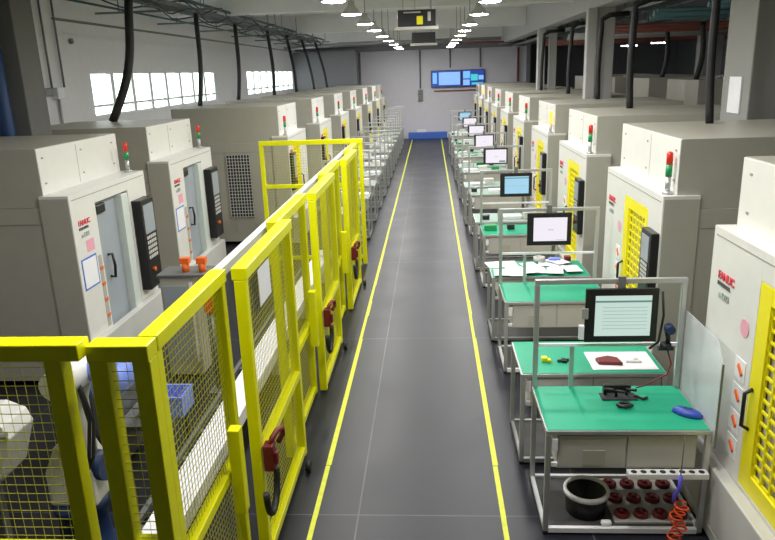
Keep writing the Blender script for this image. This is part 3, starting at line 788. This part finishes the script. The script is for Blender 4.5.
# left tray, its pipes and hangers
r = empty('cable_tray', (-5.3, 9, 4.9), 'long ladder cable tray above the left machines', 'cable tray')
b = MB().box(-.22, -.2, 0, 24.6, 0, .08).box(.2, .22, 0, 24.6, 0, .08)
b.build('side_rail', M['tray'], r)
b = MB()
for k in range(82): b.box(-.2, .2, .3*k, .3*k+.03, .01, .035)
b.build('rung', M['tray'], r)['kind'] = 'stuff'
for x, z, rr in ((-.1, .07, .03), (.05, .06, .025), (.12, .09, .02), (-.45, -.12, .02), (.35, .14, .035)):
    MB().tube([(x, 0, z), (x, 9, z), (x, 24.6, z)], rr, 8).build('cable_run', M['teal'], r)
for q, (x, z, a_) in enumerate([(.3, -.08, .10), (-.3, -.05, .07), (.5, .0, .12), (.0, .16, .06)]):
    MB().tube([(x+.05*math.sin(k*1.3+q), k*.4, z+a_*math.sin(k*.9+q*1.7)) for k in range(62)], .016, 6).build('loose_cable', M['rubber'], r)
for k in range(11):
    MB().box(-.24, -.225, k*2.2+.5, k*2.2+.515, -.02, .7).box(.225, .24, k*2.2+.5, k*2.2+.515, -.02, .7).build('hanger', M['dsteel'], r)
r = empty('air_pipe', (-5.0, 9, 4.55), 'thin dark air pipe under the left cable tray', 'pipe')
MB().tube([(-.6, 1.6, -.12), (-.6, 28, -.12)], .02, 8).build('pipe', M['tray'], r)
# branches over the tray (short crossing struts)
for i, y in enumerate([11.5, 14.8, 18.2, 21.6, 25, 28.4, 31.8]):
    o = MB().box(-1.5, 1.0, 0, .04, 0, .04).box(-1.0, -.98, .0, .02, .04, .56).box(.8, .82, 0, .02, .04, .56)
    thing(o, 'support_strut', M['tray'], 'horizontal steel strut carrying the left cable tray, %s from the camera' % ORD[i], 'strut', 'struts of the left cable tray').location = (-5.4, y, 4.84)

def hose(x, y, x2, y2, z2, lab, grp, r_=.07, xe=None, wig=.05, z0=2.822):
    pts = []
    for k in range(13):
        t_ = k/12; pts.append((x+(x2-x)*t_+wig*math.sin(t_*PI*1.3), y+(y2-y)*t_, z0+(z2-z0)*t_))
    if xe is not None: pts += [(x2+(xe-x2)*.3, y2, z2+.08), (xe, y2, z2+.1)]
    o = MB().tube(pts, r_, 10)
    thing(o, 'cable_hose', M['rubber'], lab, 'cable', grp)
Lc = [(-5.55, 12.0, -5.0, 12.3), (-5.22, 15.8, -5.2, 16.2), (-5.25, 19.2, -5.3, 19.8), (-5.0, 22.6, -5.2, 23.3), (-4.9, 25.9, -5.2, 26.4), (-4.8, 29.3, -5.25, 29.8), (-4.7, 32.4, -5.2, 33)]
for i, (x, y, x2, y2) in enumerate(Lc):
    z_ = 2.82 if i == 0 else 2.9
    hose(x, y, x2, y2, 4.9, 'black cable hose dropping to a left machine roof, %s from the camera' % ORD[i], 'cable hoses over the left machines', .055 if i else .072, wig=.12 if i == 0 else .04, z0=2.822 if i == 0 else 2.902)
Rc = [(3.14, 8.15, 3.10, 8.2), (3.14, 11.4, 3.12, 11.4), (3.4, 14.7, 3.42, 14.8), (3.45, 18.1, 3.5, 18.2), (3.3, 21.5, 3.35, 21.6)]
for i, (x, y, x2, y2) in enumerate(Rc):
    hose(x, y, x2, y2, [4.5, 4.36, 4.36, 4.4, 4.4][i], 'black cable hose rising from a right machine roof, %s from the camera' % ORD[i], 'cable hoses over the right machines', [.045, .055, .05, .05, .05][i], xe=3.95, wig=-.02)
for i, (x, y) in enumerate([(5.75, 15.9), (5.6, 13.0), (6.1, 19.3)]):
    hose(x, y, x+.1, y, 4.3, 'black cable hose in the far bay, %s' % ['right of the thick near hose', 'nearest one', 'farthest one'][i], 'cable hoses of the far bay', .06, z0=3.122)
# right trays
def tray(x, y0, y1, z, w, label, pipes):
    r = empty('cable_tray', (x, y0, z), label, 'cable tray')
    MB().box(-w, -w+.02, 0, y1-y0, 0, .09).box(w-.02, w, 0, y1-y0, 0, .09).build('side_rail', M['tray'], r)
    b = MB()
    for k in range(int((y1-y0)/.4)): b.box(-w+.02, w-.02, .4*k, .4*k+.04, .01, .03)
    b.build('rung', M['tray'], r)['kind'] = 'stuff'
    for px, pz, rr, mm in pipes: MB().tube([(px, 0, pz), (px, y1-y0, pz)], rr, 8).build('cable_run', M[mm], r)
    for k in range(int((y1-y0)/2.4)):
        MB().box(-w-.015, -w, k*2.4+.5, k*2.4+.515, -.02, 5.6-z).box(w, w+.015, k*2.4+.5, k*2.4+.515, -.02, 5.6-z).build('hanger', M['dsteel'], r)
tray(4.25, 9.8, 15.6, 4.5, .25, 'nearer cable tray with blue and teal cables above the right machines', [(-.1, .07, .05, 'teal'), (.02, .08, .05, 'navy'), (.12, .06, .045, 'teal')])
tray(4.3, 16.8, 36, 4.48, .25, 'farther cable tray with teal cables behind the double pillar', [(-.1, .07, .05, 'teal'), (.05, .07, .05, 'teal')])
tray(5.9, 9, 34, 4.5, .3, 'dark cable tray over the far right bay', [(-.1, .07, .06, 'teal'), (.1, .07, .06, 'navy')])
for i, (x, y, zz, mm) in enumerate([(5.2, 10.5, 4.33, 'teal'), (5.2, 13.2, 4.33, 'teal'), (5.2, 17.5, 4.30, 'rpipe'), (5.2, 21, 4.30, 'pipe'), (5.4, 26, 4.3, 'rpipe')]):
    thing(MB().tube([(3.95, y, zz), (14.0, y, zz)], .06, 10).tube([(3.95, y+.2, zz-.06), (14.0, y+.2, zz-.06)], .04, 8).tube([(3.95, y-.2, zz+.05), (14.0, y-.2, zz+.05)], .03, 8), 'crossing_pipes', M[mm], 'bundle of pipes crossing the far right bay, %s from the camera' % ORD[i], 'pipe', 'crossing pipes of the far bay')
b = MB()
for x in (6.8, 8.3, 9.8, 11.3): b.box(x, x+.2, 9, 41, 4.7, 5.0)
tag(b.build('trim_8', M['walldark']), kind='structure')
# pipes near the back wall
thing(MB().tube([(-6.9, 34, 4.72), (-4.6, 34, 4.78), (-4.2, 34, 4.84), (3.3, 34, 4.84)], .07, 12), 'cross_pipe', M['pipe'], 'pale grey pipe crossing the hall before the back wall', 'pipe')
thing(MB().tube([(1.0, 34.5, 4.72), (4.9, 34.5, 4.66)], .05, 10), 'cross_pipe', M['rpipe'], 'red-brown pipe crossing above the wall screens', 'pipe')
thing(MB().tube([(4.55, 37.6, 0), (4.55, 37.6, 4.5)], .06, 10), 'riser_pipe', M['rpipe'], 'red-brown vertical pipe on the back wall right of the screens', 'pipe')
thing(MB().tube([(-3.68, 37.6, 0), (-3.68, 37.6, 4.5)], .06, 10), 'riser_pipe', M['tray'], 'dark vertical pipe at the left end of the back wall', 'pipe')
for i, x in enumerate([-.52, 1.05, 2.62]):
    thing(MB().tube([(x, 37.74, 3.6 if i else 2.6), (x, 37.74, 4.55)], .035, 8), 'conduit', M['tray'], ['grey conduit running down to the switch boxes on the back wall', 'conduit above the left wall screen', 'conduit above the right wall screen'][i], 'conduit', 'conduits on the back wall')
for i, z_ in enumerate((2.25, 1.95)):
    thing(MB().box(-.64, -.40, 37.68, 37.79, z_, z_+.27).box(-.60, -.44, 37.66, 37.68, z_+.05, z_+.2), 'switch_box', M['dsteel'], '%s grey switch box below the conduit on the back wall' % ['upper', 'lower'][i], 'switch', 'switch boxes on the back wall')
# screens on the back wall
for i, (x0, x1) in enumerate(((.05, 1.64), (1.66, 2.84))):
    z0, z1 = (2.62, 3.48)
    r = empty('wall_screen', (x0, 37.62, z0), ['wide left wall screen with bright blue chart', 'right wall screen with dark blue and green charts'][i], 'screen', 'screens on the back wall')
    w = x1-x0; h = z1-z0
    MB().box(0, w, 0, .08, 0, h).build('casing', M['black'], r, .01)
    MB().box(.3, w-.3, .08, .17, .3, .5).build('wall_bracket', M['dsteel'], r)
    s = MB().box(.03, w-.03, -.004, 0, .03, h-.03, 0)
    if i == 0:
        s.box(.40, w-.08, -.006, -.004, .12, h-.10, 1); s.box(.08, .30, -.006, -.004, .2, h-.12, 2)
        for k in range(4): s.box(.48, w-.14, -.008, -.006, .2+k*.13, .22+k*.13, 2)
    else:
        s.box(.06, .42, -.006, -.004, .42, h-.08, 2); s.box(.06, .40, -.006, -.004, .08, .36, 1); s.box(.46, .82, -.006, -.004, .3, .62, 3)
        s.box(.86, 1.12, -.006, -.004, .34, .56, 1); s.box(.5, 1.1, -.006, -.004, .10, .2, 3)
    s.build('screen', [M['sc_navy'], M['sc_tv2'], M['sc_tv'], M['sc_teal']], r)
thing(MB().box(-1.2, .85, 37.25, 37.5, .0, .36), 'floor_barrier', M['brightblue'], 'low blue barrier at the far end of the aisle', 'barrier', bevel=.02)
thing(MB().box(-.75, -.25, 37.28, 37.46, .361, .50), 'white_box', M['white'], 'white box lying on the blue barrier at the aisle end', 'box', bevel=.01)
thing(MB().box(.2, 2.75, 37.74, 37.79, 2.40, 2.47), 'wall_strip', M['rpipe'], 'thin reddish strip on the back wall under the screens', 'strip')
# left wall conduits and boxes
for i, (ya, yb) in enumerate(((12.75, 12.75), (13.2, 13.2))):
    thing(MB().tube([(-6.95, ya, 5.0), (-6.95, yb, 3.42)], .02, 8), 'conduit', M['tray'], ['left thin conduit on the left wall beside the dark pillar', 'right thin conduit on the left wall above the white socket box'][i], 'conduit', 'conduits on the left wall')
thing(MB().box(-6.99, -6.88, 12.8, 13.05, 3.22, 3.42), 'socket_box', M['white'], 'white socket box under the conduits on the left wall', 'box', bevel=.01)
thing(MB().box(-6.99, -6.90, 12.42, 12.72, 3.28, 3.42), 'junction_box', M['dsteel'], 'small grey junction box beside the white socket box', 'box', bevel=.01)
thing(MB().tube([(-6.96, 12.95, 3.21), (-6.96, 12.95, 2.3)], .025, 8), 'conduit', M['pipe'], 'pale conduit dropping below the white socket box', 'conduit')
thing(MB().tube([(-6.99, 13.75, 4.28), (-6.93, 13.75, 4.28)], .05, 12), 'wall_plug', M['tray'], 'small dark round fitting on the left wall', 'fitting')

# ------------------------------------------------------------------ world & view
w = bpy.data.worlds.new('world'); scene.world = w; w.use_nodes = True
bg = w.node_tree.nodes['Background']; bg.inputs['Color'].default_value = (.85, .92, 1, 1); bg.inputs['Strength'].default_value = .05
vs = scene.view_settings
vs.view_transform = 'Standard'; vs.look = 'None'; vs.gamma = 1; vs.use_curve_mapping = False; vs.exposure = 0.28
